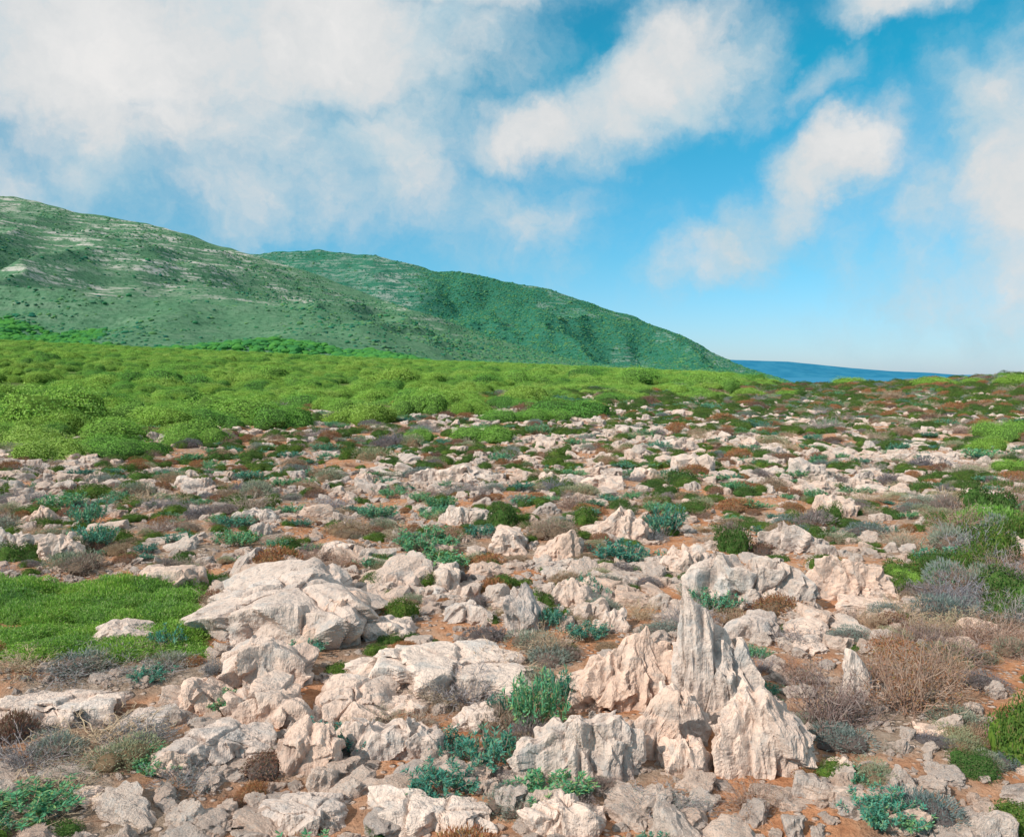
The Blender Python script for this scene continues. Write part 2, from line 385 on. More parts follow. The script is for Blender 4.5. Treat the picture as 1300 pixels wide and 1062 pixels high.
# ------------------------------------------------------------ hills
def make_hill(name, prof, R, b, pxr, seed, amp, mat, label, cols=520, rows=190, zbase=None, rocky=None):
    pxs = [p[0] for p in prof]; pys = [p[1] for p in prof]
    def zf(px, dep):
        t = (px-650)/F
        x = t*dep
        slope = (475-np.interp(px, pxs, pys))/F
        zr = EYE+R*slope
        zb = (H(t*b, b*np.ones_like(t))-4) if zbase is None else zbase
        s = (dep-b)/(R-b); sc = np.clip(s, 0, 1)
        g = .42*sc+.58*sc**1.9
        z = zb+(zr-zb)*g-np.clip(s-1, 0, 9)*(np.maximum(zr-zb, 0)*1.3+30)
        hh = np.clip((zr-zb)/120., 0, 1)
        env = (.05+np.sin(np.pi*np.clip(sc, 0, 1)))*hh
        n = 1-np.abs(fbm(x*.0042+seed, dep*.0022, 0, 4, seed)*2-1)*1.6
        z = z+(n-.55)*amp*env+(fbm(x*.02, dep*.02, 0, 3, seed+5)-.5)*amp*.18*hh
        st = 11.0
        zz = z/st+.5*fbm(x*.003, dep*.003, 0, 2, seed+3); fr = zz-np.floor(zz); dz = (sstep(.5, 1, fr)-fr)*st
        tm = sstep(.45, .60, fbm(x*.005, dep*.005, 0, 3, seed+9))*.5*hh*(1-sstep(.9, 1, sc))
        return x, z+dz*tm
    px = np.linspace(pxr[0], pxr[1], cols); dep = np.concatenate([np.linspace(b, R, rows-25), np.linspace(R*1.01, R*1.5, 25)])
    PX, DP = np.meshgrid(px, dep); X, Z = zf(PX, DP)
    rk = rocky(PX, DP, X, Z) if rocky else X*0
    me = grid_mesh(name, X, DP, Z, True, {"rocky": rk}); me.materials.append(mat)
    new_obj(name, me, kind="structure", label=label, category="hill")
    return zf
def hill_mat(name, g1, g2, rockc, bandstr, bw=(.50, .545), bz=.24):
    m, nt, _, lk = mat_new(name); tc = N(nt, 'ShaderNodeTexCoord'); v = tc.outputs['Object']
    na = noise(nt, v, .012, 5, .6); nb = noise(nt, v, .09, 6, .75); nd = noise(nt, v, .28, 3, .7)
    c = ramp(nt, nb, [(.3, g1), (.62, g2), (.75, tuple(.65*x+.35*y for x, y in zip(g2, rockc)))])
    c = mixc(nt, ramp(nt, na, [(.35, (0, 0, 0)), (.7, (.55, .55, .55))]), c, g1)
    c = mixc(nt, ramp(nt, nd, [(.40, (.6, .6, .6)), (.52, (0, 0, 0))]), c, tuple(.65*x for x in g1))
    mp = N(nt, 'ShaderNodeMapping'); mp.inputs['Scale'].default_value = (.011, .011, bz); lk.new(v, mp.inputs[0])
    band = noise(nt, mp.outputs[0], 1.0, 7, .72)
    bm_ = ramp(nt, band, [(bw[0], (0, 0, 0)), (bw[1], (1, 1, 1))])
    br = ramp(nt, noise(nt, v, .07, 6, .8), [(.44, (0, 0, 0)), (.54, (1, 1, 1))])
    at = N(nt, 'ShaderNodeAttribute', attribute_name="rocky")
    k = math_(nt, 'MULTIPLY', math_(nt, 'MULTIPLY', bm_, br), at.outputs['Fac'], True)
    c = mixc(nt, math_(nt, 'MULTIPLY', k, bandstr), c, rockc)
    finish(nt, c, nb, .9, 2.5)
    return m
prof1 = [(-700, 190), (-300, 215), (0, 251), (50, 259), (100, 271), (180, 285), (250, 303), (330, 328), (400, 350), (480, 379), (560, 405), (640, 433), (720, 455), (800, 468), (900, 474), (1000, 480)]
prof2 = [(-200, 300), (200, 325), (330, 322), (380, 320), (430, 320), (480, 326), (560, 346), (620, 353), (680, 363), (740, 383), (800, 400), (830, 411), (870, 426), (900, 446), (930, 460), (950, 468), (985, 478), (1010, 486)]
def rocky1(PX, DP, X, Z):
    r = sstep(540, 860, DP)*(1-sstep(400, 640, PX))*sstep(.32, .52, fbm(X*.004, DP*.004, 0, 3, 51))
    return np.clip(r*1.15+.06, 0, 1)
def rocky2(PX, DP, X, Z):
    near_ = .5*np.exp(-((PX-505)/26.)**2)*sstep(1700, 2000, DP)
    cl = sstep(.58, .63, fbm(X*.008, DP*.008, 0, 3, 52))*sstep(1700, 1900, DP)*(PX > 640)*.5
    return np.clip((1-sstep(470, 580, PX))*.45+near_+cl, 0, 1)
HM1 = hill_mat("maquis_hillside", (.085, .205, .11), (.155, .275, .16), (.62, .56, .50), .92)  # aerial haze painted as a teal tint in the hillside base colours
HM2 = hill_mat("pine_hillside", (.032, .16, .105), (.06, .21, .13), (.48, .48, .43), .85, (.48, .54), .18)  # farther ridge: same haze tint in the base colour, bluer
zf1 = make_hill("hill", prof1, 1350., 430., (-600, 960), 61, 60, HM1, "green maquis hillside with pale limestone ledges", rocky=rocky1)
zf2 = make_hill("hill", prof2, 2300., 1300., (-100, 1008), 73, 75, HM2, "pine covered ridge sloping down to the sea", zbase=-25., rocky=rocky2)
profh = [(900, 456), (940, 457), (1000, 459), (1040, 463), (1080, 467), (1130, 471), (1180, 473), (1225, 476.5), (1260, 481)]
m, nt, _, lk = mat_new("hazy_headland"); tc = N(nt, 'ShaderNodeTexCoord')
finish(nt, ramp(nt, noise(nt, tc.outputs['Object'], .006, 6), [(.38, (.022, .165, .28)), (.62, (.04, .205, .32))]))  # blue distance haze is part of this base colour
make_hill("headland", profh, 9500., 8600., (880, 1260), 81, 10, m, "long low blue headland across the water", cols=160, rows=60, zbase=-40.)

# ------------------------------------------------------------ scatter machinery
def copy_put(src, name, loc, rot, scl, **props):
    ob = src.copy(); ob.name = name; COL.objects.link(ob)
    ob.location = loc; ob.rotation_euler = rot; ob.scale = scl
    for k, v in props.items(): ob[k] = v
    return ob
def stuff(name, sources, pts, rots, scls, idx, label, category):
    me = bpy.data.meshes.new(name); me.vertices.add(len(pts)); me.vertices.foreach_set("co", np.asarray(pts, np.float32).ravel())
    for nme, arr in (("rot", rots), ("scl", scls)):
        a = me.attributes.new(nme, 'FLOAT_VECTOR', 'POINT'); a.data.foreach_set("vector", np.asarray(arr, np.float32).ravel())
    a = me.attributes.new("idx", 'INT', 'POINT'); a.data.foreach_set("value", np.asarray(idx, np.int32))
    ob = new_obj(name, me, kind="stuff", label=label, category=category)
    ng = bpy.data.node_groups.new(name+"_scatter", 'GeometryNodeTree')
    ng.interface.new_socket("Geometry", in_out='INPUT', socket_type='NodeSocketGeometry')
    ng.interface.new_socket("Geometry", in_out='OUTPUT', socket_type='NodeSocketGeometry')
    gi = ng.nodes.new('NodeGroupInput'); go = ng.nodes.new('NodeGroupOutput')
    jn = ng.nodes.new('GeometryNodeJoinGeometry'); ip = ng.nodes.new('GeometryNodeInstanceOnPoints')
    for s in sources:
        o = ng.nodes.new('GeometryNodeObjectInfo'); o.inputs['Object'].default_value = s; o.inputs['As Instance'].default_value = True
        ng.links.new(o.outputs['Geometry'], jn.inputs[0])
    def na(nm, dt):
        n = ng.nodes.new('GeometryNodeInputNamedAttribute'); n.data_type = dt; n.inputs['Name'].default_value = nm
        return n.outputs['Attribute']
    ng.links.new(gi.outputs[0], ip.inputs['Points']); ng.links.new(jn.outputs[0], ip.inputs['Instance'])
    ip.inputs['Pick Instance'].default_value = True
    ng.links.new(na("idx", 'INT'), ip.inputs['Instance Index'])
    ng.links.new(na("rot", 'FLOAT_VECTOR'), ip.inputs['Rotation']); ng.links.new(na("scl", 'FLOAT_VECTOR'), ip.inputs['Scale'])
    ng.links.new(ip.outputs[0], go.inputs[0])
    md = ob.modifiers.new("scatter", 'NODES'); md.node_group = ng
    return ob
def sample_area(dens, dmin, dmax, tmax=.70, tmin=None, rng=RNG):
    tmin = -tmax if tmin is None else tmin
    g = np.geomspace(dmin, dmax, 400); w = dens(g)*g*(tmax-tmin)
    c = np.concatenate([[0], np.cumsum(.5*(w[1:]+w[:-1])*np.diff(g))]); n = int(c[-1])
    y = np.interp(rng.uniform(0, c[-1], n), c, g); t = rng.uniform(tmin, tmax, n)
    return t*y, y
OCC = []
def free(x, y, k=1.0):
    ok = np.ones(len(x), bool)
    for (ox, oy, rx, ry) in OCC:
        ok &= ((x-ox)/(rx*k))**2+((y-oy)/(ry*k))**2 > 1
    return ok
def distribute(kind, sources, labels, category, group, stuffname, stufflabel, x, y, sc, rots, idx, sink, already=0, limit=300):
    d = np.hypot(x, y); z = H(x, y)-sink
    vis = (np.abs(x/np.maximum(y, .1)) < .58) & (y > 3.1)
    app = np.where(vis, sc.max(1)/d, 0); order = np.argsort(-app); k = max(0, limit-already)
    ind = order[:k]; rest = order[k:]
    for i in ind:
        copy_put(sources[idx[i]], kind, (x[i], y[i], z[i]), rots[i], sc[i], label=labels[idx[i]], category=category, group=group)
    if len(rest):
        stuff(stuffname, sources, np.stack([x[rest], y[rest], z[rest]], 1), rots[rest], sc[rest], idx[rest], stufflabel, category)

# ------------------------------------------------------------ surveyed large rocks
P_PIN = [(-1, .55), (-.75, .62), (-.5, .66), (-.3, .88), (-.1, 1.0), (.05, .96), (.2, .97), (.45, .86), (.7, .80), (1, .6)]
P_TALL = [(-1, .92), (-.8, 1.0), (-.55, .93), (-.35, 1.0), (-.1, .88), (.2, .84), (.5, .74), (.8, .70), (1, .55)]
P_CREN = [(-1, .75), (-.8, .9), (-.6, .8), (-.4, .97), (-.2, .85), (0, 1.0), (.2, .86), (.45, .97), (.7, .85), (1, .7)]
P_RISE = [(-1, .42), (-.7, .60), (-.3, .70), (0, .80), (.3, .95), (.6, 1.0), (1, .88)]
P_FLAT = [(-1, .85), (-.7, .97), (-.2, 1), (.3, .97), (.7, .93), (1, .8)]
P_DOME = [(-1, .45), (-.6, .75), (-.2, .95), (.2, 1), (.6, .85), (1, .5)]
P_LEFT = [(-1, .9), (-.6, 1), (0, .85), (.5, .6), (1, .35)]
P_RIGHT = [(-1, .35), (-.5, .6), (0, .85), (.5, 1), (1, .85)]
heroes = [
 (906,1034,846,990,P_PIN,1.1,.55,0,.6,6,"tall jagged limestone pinnacle with vertical flutes"),
 (838,974,760,910,P_TALL,1.1,.55,0,.5,6,"tall fluted limestone rock with sharp peaks"),
 (706,850,790,903,P_RISE,1.0,.6,0,.55,6,"broad jagged limestone rock with eroded crest"),
 (656,820,892,992,P_CREN,1.1,.5,0,.45,6,"wide fluted limestone block with ragged top"),
 (784,850,858,960,P_PIN,.8,.5,0,.6,5,"slim pointed limestone blade"),
 (838,902,840,938,P_LEFT,.9,.5,0,.6,5,"leaning grey limestone splinter"),
 (255,470,708,815,P_DOME,.25,.55,.12,1.3,6,"large low cracked limestone boulder"),
 (370,465,740,822,P_RIGHT,.4,.45,.05,.9,5,"rounded limestone block beside the large boulder"),
 (405,700,804,878,P_FLAT,.3,.55,.12,.5,6,"long flat limestone slab with cracks"),
 (270,388,796,876,P_DOME,.3,.45,.1,.9,6,"rounded pinkish limestone boulder"),
 (-40,160,858,922,P_FLAT,.25,.35,.08,.6,6,"smooth flat pale limestone slab"),
 (286,408,852,922,P_FLAT,.25,.4,.1,.8,6,"smooth rounded limestone slab"),
 (386,506,846,922,P_DOME,.25,.4,.12,.9,6,"rounded cracked limestone slab"),
 (340,444,906,984,P_FLAT,.5,.4,.05,.5,6,"square pale limestone block with flat top"),
 (436,536,893,962,P_FLAT,.7,.6,.05,.7,6,"rough grey limestone block"),
 (230,350,898,972,P_LEFT,.5,.6,.1,.8,6,"broken limestone rocks in dry brush"),
 (112,204,776,820,P_DOME,.4,.45,.1,.8,5,"flat domed limestone rock beside green shrub"),
 (1062,1112,812,892,P_LEFT,.5,.4,0,.6,5,"thin upright limestone slab leaning over"),
 (868,1034,694,772,P_FLAT,1.0,.5,.05,.35,6,"wide wall of fluted limestone"),
 (1026,1144,698,760,P_LEFT,.9,.5,.05,.35,5,"sloping fluted limestone block"),
 (634,694,727,806,P_FLAT,.5,.5,0,.9,5,"squat upright limestone block with split face"),
 (688,772,722,770,P_CREN,.8,.5,0,.5,5,"row of jagged limestone teeth"),
 (678,735,670,712,P_RIGHT,.9,.5,0,.7,5,"leaning limestone block in scrub"),
 (620,672,664,704,P_DOME,.5,.5,.05,.9,5,"rounded grey limestone rock"),
 (752,822,644,684,P_PIN,.9,.5,0,.6,5,"pointed limestone rock in low scrub"),
 (966,1062,656,702,P_LEFT,.8,.55,0,.5,5,"jagged sloping limestone outcrop"),
 (1030,1085,625,655,P_FLAT,.7,.5,0,.7,5,"low blocky limestone rock"),
 (45,106,668,710,P_FLAT,.8,.5,0,.7,5,"blocky pale limestone rock"),
 (-15,36,666,704,P_FLAT,.6,.5,0,.7,5,"blocky pale limestone rock"),
 (30,76,638,668,P_DOME,.6,.5,0,.7,5,"small pale limestone rock"),
 (1062,1155,752,778,P_FLAT,.3,.4,.05,.7,5,"flat limestone slab beside dry shrub"),
 (992,1052,778,814,P_DOME,.5,.5,.05,.9,5,"rounded cracked limestone rock"),
 (918,994,764,812,P_DOME,.5,.5,.1,.9,5,"low rounded limestone rock"),
 (1210,1275,780,812,P_FLAT,.4,.5,.05,.8,5,"pale limestone rock at the foot of brush"),
 (520,560,588,612,P_FLAT,.8,.5,0,.7,4,"blocky limestone ledge stone"),
 (556,625,588,612,P_CREN,.8,.5,0,.6,5,"limestone ledge with broken top"),
 (680,725,595,618,P_CREN,.8,.5,0,.6,4,"limestone ledge stone in scrub"),
 (735,790,600,622,P_FLAT,.8,.5,0,.6,4,"limestone ledge stone in scrub"),
 (800,840,590,610,P_FLAT,.7,.5,0,.6,4,"limestone ledge stone in scrub"),
 (850,905,572,600,P_CREN,.7,.5,0,.6,4,"limestone ledge stone in scrub"),
 (1000,1050,580,606,P_FLAT,.8,.5,0,.6,4,"limestone ledge stone in scrub"),
 (1180,1215,575,598,P_FLAT,.8,.5,0,.7,4,"blocky limestone rock in scrub"),
 (820,870,555,572,P_FLAT,.6,.5,0,.6,4,"flat limestone rock in scrub"),
 (220,256,604,620,P_FLAT,.6,.5,0,.7,4,"squared pale limestone rock"),
 (455,476,596,616,P_FLAT,.6,.4,0,.8,4,"upright pale limestone rock"),
 (493,515,724,752,P_LEFT,.5,.5,0,.8,4,"small upright pinkish stone"),
 (540,575,735,760,P_DOME,.5,.5,0,.8,4,"small pale limestone stone"),
 (755,800,765,800,P_CREN,.8,.5,0,.7,5,"jagged limestone rock between shrubs"),
 (1000,1060,805,830,P_DOME,.5,.5,0,.8,5,"low rough limestone rock"),
 (60,150,985,1030,P_DOME,.5,.5,.1,.8,5,"weathered limestone rock in dry brush"),
 (470,640,990,1060,P_FLAT,.5,.5,.15,.6,6,"weathered limestone slab between plants"),
 (840,912,925,985,P_CREN,.7,.6,0,.7,5,"broken grey limestone rocks"),
 (1040,1090,945,985,P_DOME,.5,.5,0,.7,5,"small limestone rock on red soil"),
 (500,566,905,965,P_CREN,.7,.6,0,.8,5,"broken grey limestone rocks"),
 (180,250,935,985,P_DOME,.5,.6,.1,.8,5,"broken limestone rock in dry brush"),
 (330,450,985,1055,P_FLAT,.5,.5,.1,.8,6,"flat topped limestone block"),
 (660,770,1000,1060,P_CREN,.8,.6,.1,.7,6,"jagged limestone rock between plants"),
 (220,300,840,905,P_LEFT,.5,.5,.1,.8,5,"angular pinkish limestone rock"),
 (460,530,775,812,P_FLAT,.5,.5,.1,.8,5,"low flat limestone rock"),
 (560,620,755,790,P_DOME,.5,.5,.1,.8,5,"low pale limestone rock"),
 (190,270,715,755,P_FLAT,.5,.5,.1,.8,5,"broken pale limestone blocks"),
 (1160,1215,905,935,P_FLAT,.5,.5,.1,.8,5,"reddish flat stone on soil"),
 (840,900,692,725,P_CREN,.8,.5,.1,.7,5,"low jagged limestone rock"),
 (560,620,640,668,P_FLAT,.7,.5,.1,.8,5,"blocky limestone rock in scrub"),
 (400,450,680,708,P_DOME,.5,.5,.1,.8,5,"pale limestone rock in scrub"),
 (300,350,640,664,P_FLAT,.7,.5,.1,.8,5,"blocky limestone rock in scrub"),
 (470,560,870,905,P_FLAT,.4,.5,.1,.7,5,"low flat limestone rock"),
 (150,240,880,925,P_FLAT,.4,.5,.1,.8,5,"low cracked limestone rock"),
 (560,660,880,930,P_DOME,.5,.5,.1,.7,5,"rough limestone rock behind twigs"),
 (950,1030,905,960,P_LEFT,.9,.5,.0,.6,5,"fluted limestone rock against the pinnacle"),
]
hcount = 0
def perspective_size(l, r, top, base):
    cx, cy = hit((l+r)/2, base)
    w = (r-l)/F*cy; h = (base-top)/F*cy
    return cx, cy, w, h
for i, (l, r, top, base, prof, fl, ro, cr, dr, sub, lab) in enumerate(heroes):
    x, y, w, h = perspective_size(l, r, top, base)
    dp = w*dr
    y2 = y+dp*.40; k = y2/y; x2 = x*k; w *= k; h = h*k
    run = dp*EYE/y2
    h = max(h-run*(.70 if fl < .6 else .35), .42*h)
    me = rock_mesh(100+i, sub, w*1.04, dp, h*(1.10 if fl >= .6 else 1.14), prof, fl, ro, cr)
    ob = new_obj("rock", me, label=lab, category="rock", group="limestone rocks scattered over the plain")
    ob.location = (x2, y2, float(H(x2, y2))-.03)
    ob.rotation_euler = (0, 0, math.radians(RNG.uniform(-8, 8))-math.atan2(x2, y2)*.6)
    OCC.append((x2, y2, w*.5, dp*.55)); hcount += 1

shapes = [(None, .9, .6, .75, .52), (P_CREN, 1.0, .6, .6, .50), (P_LEFT, .8, .55, .7, .54), (None, .4, .6, .9, .42), (P_FLAT, .5, .6, .8, .45),
          (P_DOME, .4, .6, .8, .38), (P_FLAT, 1.0, .6, .6, .50), (None, .7, .8, .7, .46), (P_RIGHT, .8, .6, .6, .50), (None, .3, .5, .9, .32), (P_FLAT, .8, .6, .7, .55), (P_DOME, .7, .7, .7, .42)]
rocklabels = ["rough pale limestone rock on reddish soil", "jagged limestone rock with broken crest", "leaning pinkish limestone rock",
  "low pitted limestone rock", "flat topped limestone block", "rounded limestone rock in scrub", "flat topped fluted limestone rock",
  "cracked angular limestone rock", "sloping limestone rock among low plants", "flat weathered limestone stone", "squarish pale limestone block", "broken domed limestone rock"]
rsrc = []
wh = [(560, 700), (150, 655), (380, 720), (240, 690), (880, 640), (440, 730), (1120, 660), (200, 690), (610, 640), (330, 610), (700, 650), (1000, 640)]
for i, (pf, fl, ro, dr, h) in enumerate(shapes):
    me = rock_mesh(300+i, 4, 1.0, dr, h, pf, fl, ro, 0, 8, 7)
    ob = new_obj("rock", me, label=rocklabels[i], category="rock", group="limestone rocks scattered over the plain")
    x, y = hit(*wh[i]); s = .24; ob.location = (x, y, float(H(x, y))-.03); ob.scale = (s, s, s); rsrc.append(ob)
    OCC.append((x, y, .15, .15)); hcount += 1

def dens_rock(d): return 88*np.minimum(1, (5.5/d))**1.0
x, y = sample_area(dens_rock, 2.6, 130)
d = np.hypot(x, y)
bd = border(x, y)
ledge = fbm(x*.25+3, y*.75, 0, 3, 41); patch = fbm(x*.45, y*.45, 0, 3, 43)
keep = (d < bd*1.04) & (RNG.uniform(0, 1, len(x)) < np.clip((ledge-.30)*2.9, .2, 1)*np.clip((patch-.28)*3.3, .25, 1)) & free(x, y, .85)
PXs = 650+F*x/y; PYs = 475+EYE*F/y
keep &= ~((PXs < 262) & (PYs > 738) & (PYs < 838))
keep &= ~((PXs > 1150) & (PYs > 680) & (PYs < 900) & (RNG.uniform(0, 1, len(x)) < .75))
x, y, d, ledge = x[keep], y[keep], d[keep], ledge[keep]; n = len(x)
size = np.exp(RNG.normal(0, .48, n))*(.076+.0028*np.minimum(d, 90))*(.55+1.1*np.clip(ledge, .2, .8))
size = np.clip(size, .03, np.where(d < 5, .18, .40))
sc = np.stack([size*RNG.uniform(.8, 1.6, n), size*RNG.uniform(.8, 1.2, n), size*RNG.uniform(.6, 1.1, n)], 1)
rots = np.stack([RNG.normal(0, .18, n), RNG.normal(0, .18, n), RNG.uniform(0, 6.28, n)], 1)
idx = RNG.integers(0, len(rsrc), n)
distribute("rock", rsrc, rocklabels, "rock", "limestone rocks scattered over the plain", "stone_rubble", "countless pale limestone stones strewn over the plain",
           x, y, sc, rots, idx, size*.06, already=hcount)
print("rocks", n)
x, y = sample_area(lambda d: 240*np.minimum(1, 4.5/d)**1.2, 2.4, 20)
keep = RNG.uniform(0, 1, len(x)) < np.clip((fbm(x*1.2, y*1.2, 0, 2, 77)-.36)*3, .08, 1); x, y = x[keep], y[keep]; n = len(x)
size = np.exp(RNG.normal(0, .5, n))*.036
sc = np.stack([size*RNG.uniform(.8, 1.4, n), size, size*RNG.uniform(.7, 1.2, n)], 1)
stuff("gravel", rsrc, np.stack([x, y, H(x, y)], 1), np.stack([RNG.normal(0, .4, n), RNG.normal(0, .4, n), RNG.uniform(0, 6.28, n)], 1), sc,
      RNG.integers(0, len(rsrc), n), "small loose limestone gravel on red soil", "gravel")

# ------------------------------------------------------------ plants
class Kind:
    def __init__(s, name, meshes, labels, category, group):
        s.name = name; s.meshes = meshes; s.labels = labels; s.category = category; s.group = group; s.src = []; s.count = 0; s.i = 0
    def put(s, px, base, wpx, hpx, label=None, v=None):
        x, y, w, h = perspective_size(px-wpx/2, px+wpx/2, base-hpx, base)
        y0 = y; y += w*.3; x *= y/y0
        h = max(h*y/y0-w*.45*EYE/y, .45*h)
        k = (s.i if v is None else v) % len(s.meshes); s.i += 1
        me = s.meshes[k]
        z = float(H(x, y))-.01
        ob = bpy.data.objects.new(s.name, me); COL.objects.link(ob)
        ob.location = (x, y, z); ob.scale = (w/2*1.05, w/2*.9, h); ob.rotation_euler = (0, 0, RNG.uniform(0, 6.28))
        ob["label"] = label or s.labels[k]; ob["category"] = s.category; ob["group"] = s.group
        s.count += 1
        if k not in [a for a, _ in s.src]: s.src.append((k, ob))
        return ob
    def sources(s):
        return [o for k, o in sorted(s.src, key=lambda q: q[0])]
spu = Kind("spurge_plant", [spurge(1, M_EUPH), spurge(2, M_EUPH, 45, 30, .6), spurge(3, M_EUPH, 80, 26, .5, (.12, .04))],
  ["bluish green leafy spurge between rocks"]*3, "plant", "bluish green spurge plants between rocks")
twg = Kind("dry_shrub", [twig_bush(11, M_TWIG, 110, 9, .6, .010), twig_bush(12, M_TWIG, 110, 9, .5, .010, M_SAGE, 2600, leaf=(.05, .018)), twig_bush(13, M_TWIG, 100, 8, .45, .010, M_BROWN, 2000, leaf=(.05, .018))],
  ["tangled leafless grey twig shrub", "grey twig shrub with sparse sage leaves", "low tangled grey brown shrub"], "shrub", "dry grey shrubs between rocks")
tan_ = Kind("tan_shrub", [twig_bush(21, M_TAN, 150, 11, .8, .010, M_RUST, 900), twig_bush(22, M_TAN, 110, 9, .7, .010, M_RUST, 1700, leaf=(.05, .02))],
  ["dry tan brown twiggy shrub on soil", "rust coloured shrub with dry seed heads"], "shrub", "dry tan and rust shrubs between rocks")
drk = Kind("cushion_shrub", [cushion(31, M_DARK, M_CORE, 3600, 6, .6, (.06, .026), spike=.2), cushion(32, M_DARK, M_CORE, 2800, 8, .5, (.07, .03), spike=.25),
   cushion(33, M_RUST, M_CORE_B, 2400, 7, .45, (.08, .026), spike=.5), cushion(34, M_BROWN, M_CORE_B, 2400, 7, .45, (.10, .018), spike=.7, cs=.6), cushion(35, M_SAGE, M_CORE_B, 2600, 8, .45, (.10, .020), spike=.7, cs=.6)],
  ["dense dark green cushion shrub", "low dark green cushion shrub", "reddish brown cushion shrub", "dry brown cushion shrub", "grey green cushion shrub"],
  "shrub", "cushion shrubs between rocks")
grn = Kind("green_shrub", [cushion(41, M_GREEN, M_CORE, 6500, 8, .75, (.040, .022), .55, spike=.15, cs=.76), cushion(42, M_GREEN, M_CORE, 6500, 11, .6, (.038, .02), .68, spike=.15, cs=.76), cushion(43, M_GREEN, M_CORE, 7000, 13, .65, (.036, .02), .70, spike=.15, cs=.76)],
  ["rounded bright green shrub", "spreading bright green shrub", "wide lobed bright green shrub"], "shrub", "bright green shrubs at the edge of the plain")
mat_ = Kind("leafy_shrub", [cushion(51, M_MAT, M_CORE, 4800, 9, .5, (.09, .024), .6, .4, spike=.4), cushion(52, M_MAT, M_CORE, 4800, 12, .4, (.08, .022), .7, .4, spike=.4)],
  ["low vivid green needle leaved shrub", "spreading vivid green needle leaved shrub"], "shrub", "vivid green low shrubs by the rocks")

for a in [(680,938,95,92),(620,985,100,65),(570,965,70,42),(560,1020,110,60),(215,828,52,34),(905,782,70,36),(845,682,60,42),(110,672,50,35),(120,700,60,36),
          (790,718,90,36),(550,728,95,30),(480,722,60,20),(745,765,50,40),(700,800,40,30),(300,695,60,24),(215,612,40,16),(610,684,45,20),(900,895,40,30),(640,925,60,50),(705,905,50,60),
          (200,985,80,36),(290,905,60,30),(1250,585,60,18),(1190,720,60,30),(350,765,30,18),(190,870,60,25),(960,835,40,20),(700,1030,120,60),(1100,1000,60,30)]:
    spu.put(*a)
for a in [(590,905,125,60,None,0),(640,860,110,45,None,2),(130,965,220,66,None,0),(40,985,120,60,None,2),(700,838,75,46,None,2),(325,905,80,36,None,1),(1205,775,95,50,None,2),(95,868,190,42,None,1),(200,862,120,36,None,1),(505,690,60,22,None,1),
          (535,925,60,30,None,0),(1240,720,120,56,None,1),(1285,760,100,54,None,2),(430,965,50,22,None,1),(275,860,50,30,None,1),(1180,810,80,32,None,1),(1130,960,50,22,None,1),(815,790,60,34,None,0),
          (850,1045,140,60,None,1),(60,1050,200,60,None,0),(350,750,60,20,None,1),(1100,640,60,20,None,0),(745,745,50,22,None,2),(840,615,50,16,None,2),(590,660,40,15,None,1),
          (30,860,120,40,None,1),(150,850,110,36,None,1),(70,930,120,40,None,1),(190,950,110,50,None,1),(100,1000,140,50,None,1),(230,1010,120,50,None,1),(20,930,90,40,None,2),(240,885,60,30,None,2),
          (1150,700,80,30,None,1),(1150,790,80,36,None,2),(1290,800,90,50,None,1),(1110,800,60,36,None,2),(1160,840,60,30,None,1),
          (1220,810,90,40,None,1)]:
    twg.put(*a)
for a in [(1150,915,160,118,"large dry reddish brown twig shrub on red soil",1),(1205,850,110,56,None,1),(1045,935,145,104,"rust coloured shrub with dry flower heads",1),(1010,870,80,46,None,1),
          (725,648,55,25,None,1),(200,835,80,30,None,0),(1225,690,100,50,None,1),(1290,650,60,44,None,1),(1260,820,100,50,None,1),(620,835,50,24,None,1),(850,860,40,40,None,1),(960,1040,110,60,None,1),
          (1185,885,110,70,None,0),(1110,870,80,56,None,1),(1225,760,90,46,None,1),(1280,740,90,50,None,1),(1170,820,90,40,None,0),(1230,820,90,40,None,1),(1130,830,70,36,None,1),(1290,840,80,46,None,0),(1080,920,80,56,None,1)]:
    tan_.put(*a)
for a in [(512,790,62,38,None,0),(640,668,52,34,None,1),(745,672,48,32,None,0),(925,702,62,42,None,1),(1284,975,90,100,"dense dark green cushion shrub on red soil",0),(475,747,45,26,None,0),
          (25,712,50,28,None,1),(88,705,36,26,None,0),(15,945,60,50,None,2),(760,895,40,30,None,0),(1130,752,60,32,None,1),(640,750,50,26,None,0),(1050,665,40,30,None,1),(160,690,34,22,None,0),
          (885,905,30,22,None,0),(690,770,40,26,None,1),(380,780,40,20,None,4),(240,735,50,20,None,4),(360,740,50,20,None,2),(880,745,40,20,None,0),(980,740,30,15,None,3),(1260,655,80,40,None,1),(1200,655,50,30,None,3),(435,857,60,26,None,0),
          (120,855,120,36,None,4),(220,850,70,30,None,4),(160,980,110,50,None,4),(70,965,90,40,None,4),(1200,790,90,40,None,4),(1250,760,80,44,None,4),(1170,760,60,26,None,3),(1290,700,70,50,None,1),
          (1225,735,80,44,None,1),(1275,790,70,44,None,1),(1150,735,60,30,None,1),(1240,700,80,44,None,1),(1265,720,80,56,None,0),(1205,700,70,36,None,4),(1285,770,80,56,None,0),(1180,730,60,34,None,0),(1200,745,80,38,None,4),(1265,695,70,40,None,4)]:
    drk.put(*a[:4], a[4], a[5])
for a in [(140,563,120,34),(60,555,110,32),(5,566,60,30),(355,546,95,34),(530,528,100,34),(450,540,100,30),(720,532,115,28),(690,537,70,18),(270,545,90,28),(200,545,110,30),(600,530,60,24),(530,562,55,22),(610,562,90,22,"pale olive spreading shrub on the stony plain"),
          (1275,560,80,26),(1245,575,60,22),(1290,600,60,20),(1190,492,60,14),(1285,490,60,16),(1080,490,50,12),(840,500,50,12),(900,497,60,13),(310,535,80,26),(1150,745,50,26),(1230,490,40,10),(1005,505,40,10),(780,512,60,14),(650,520,60,18)]:
    grn.put(*a)
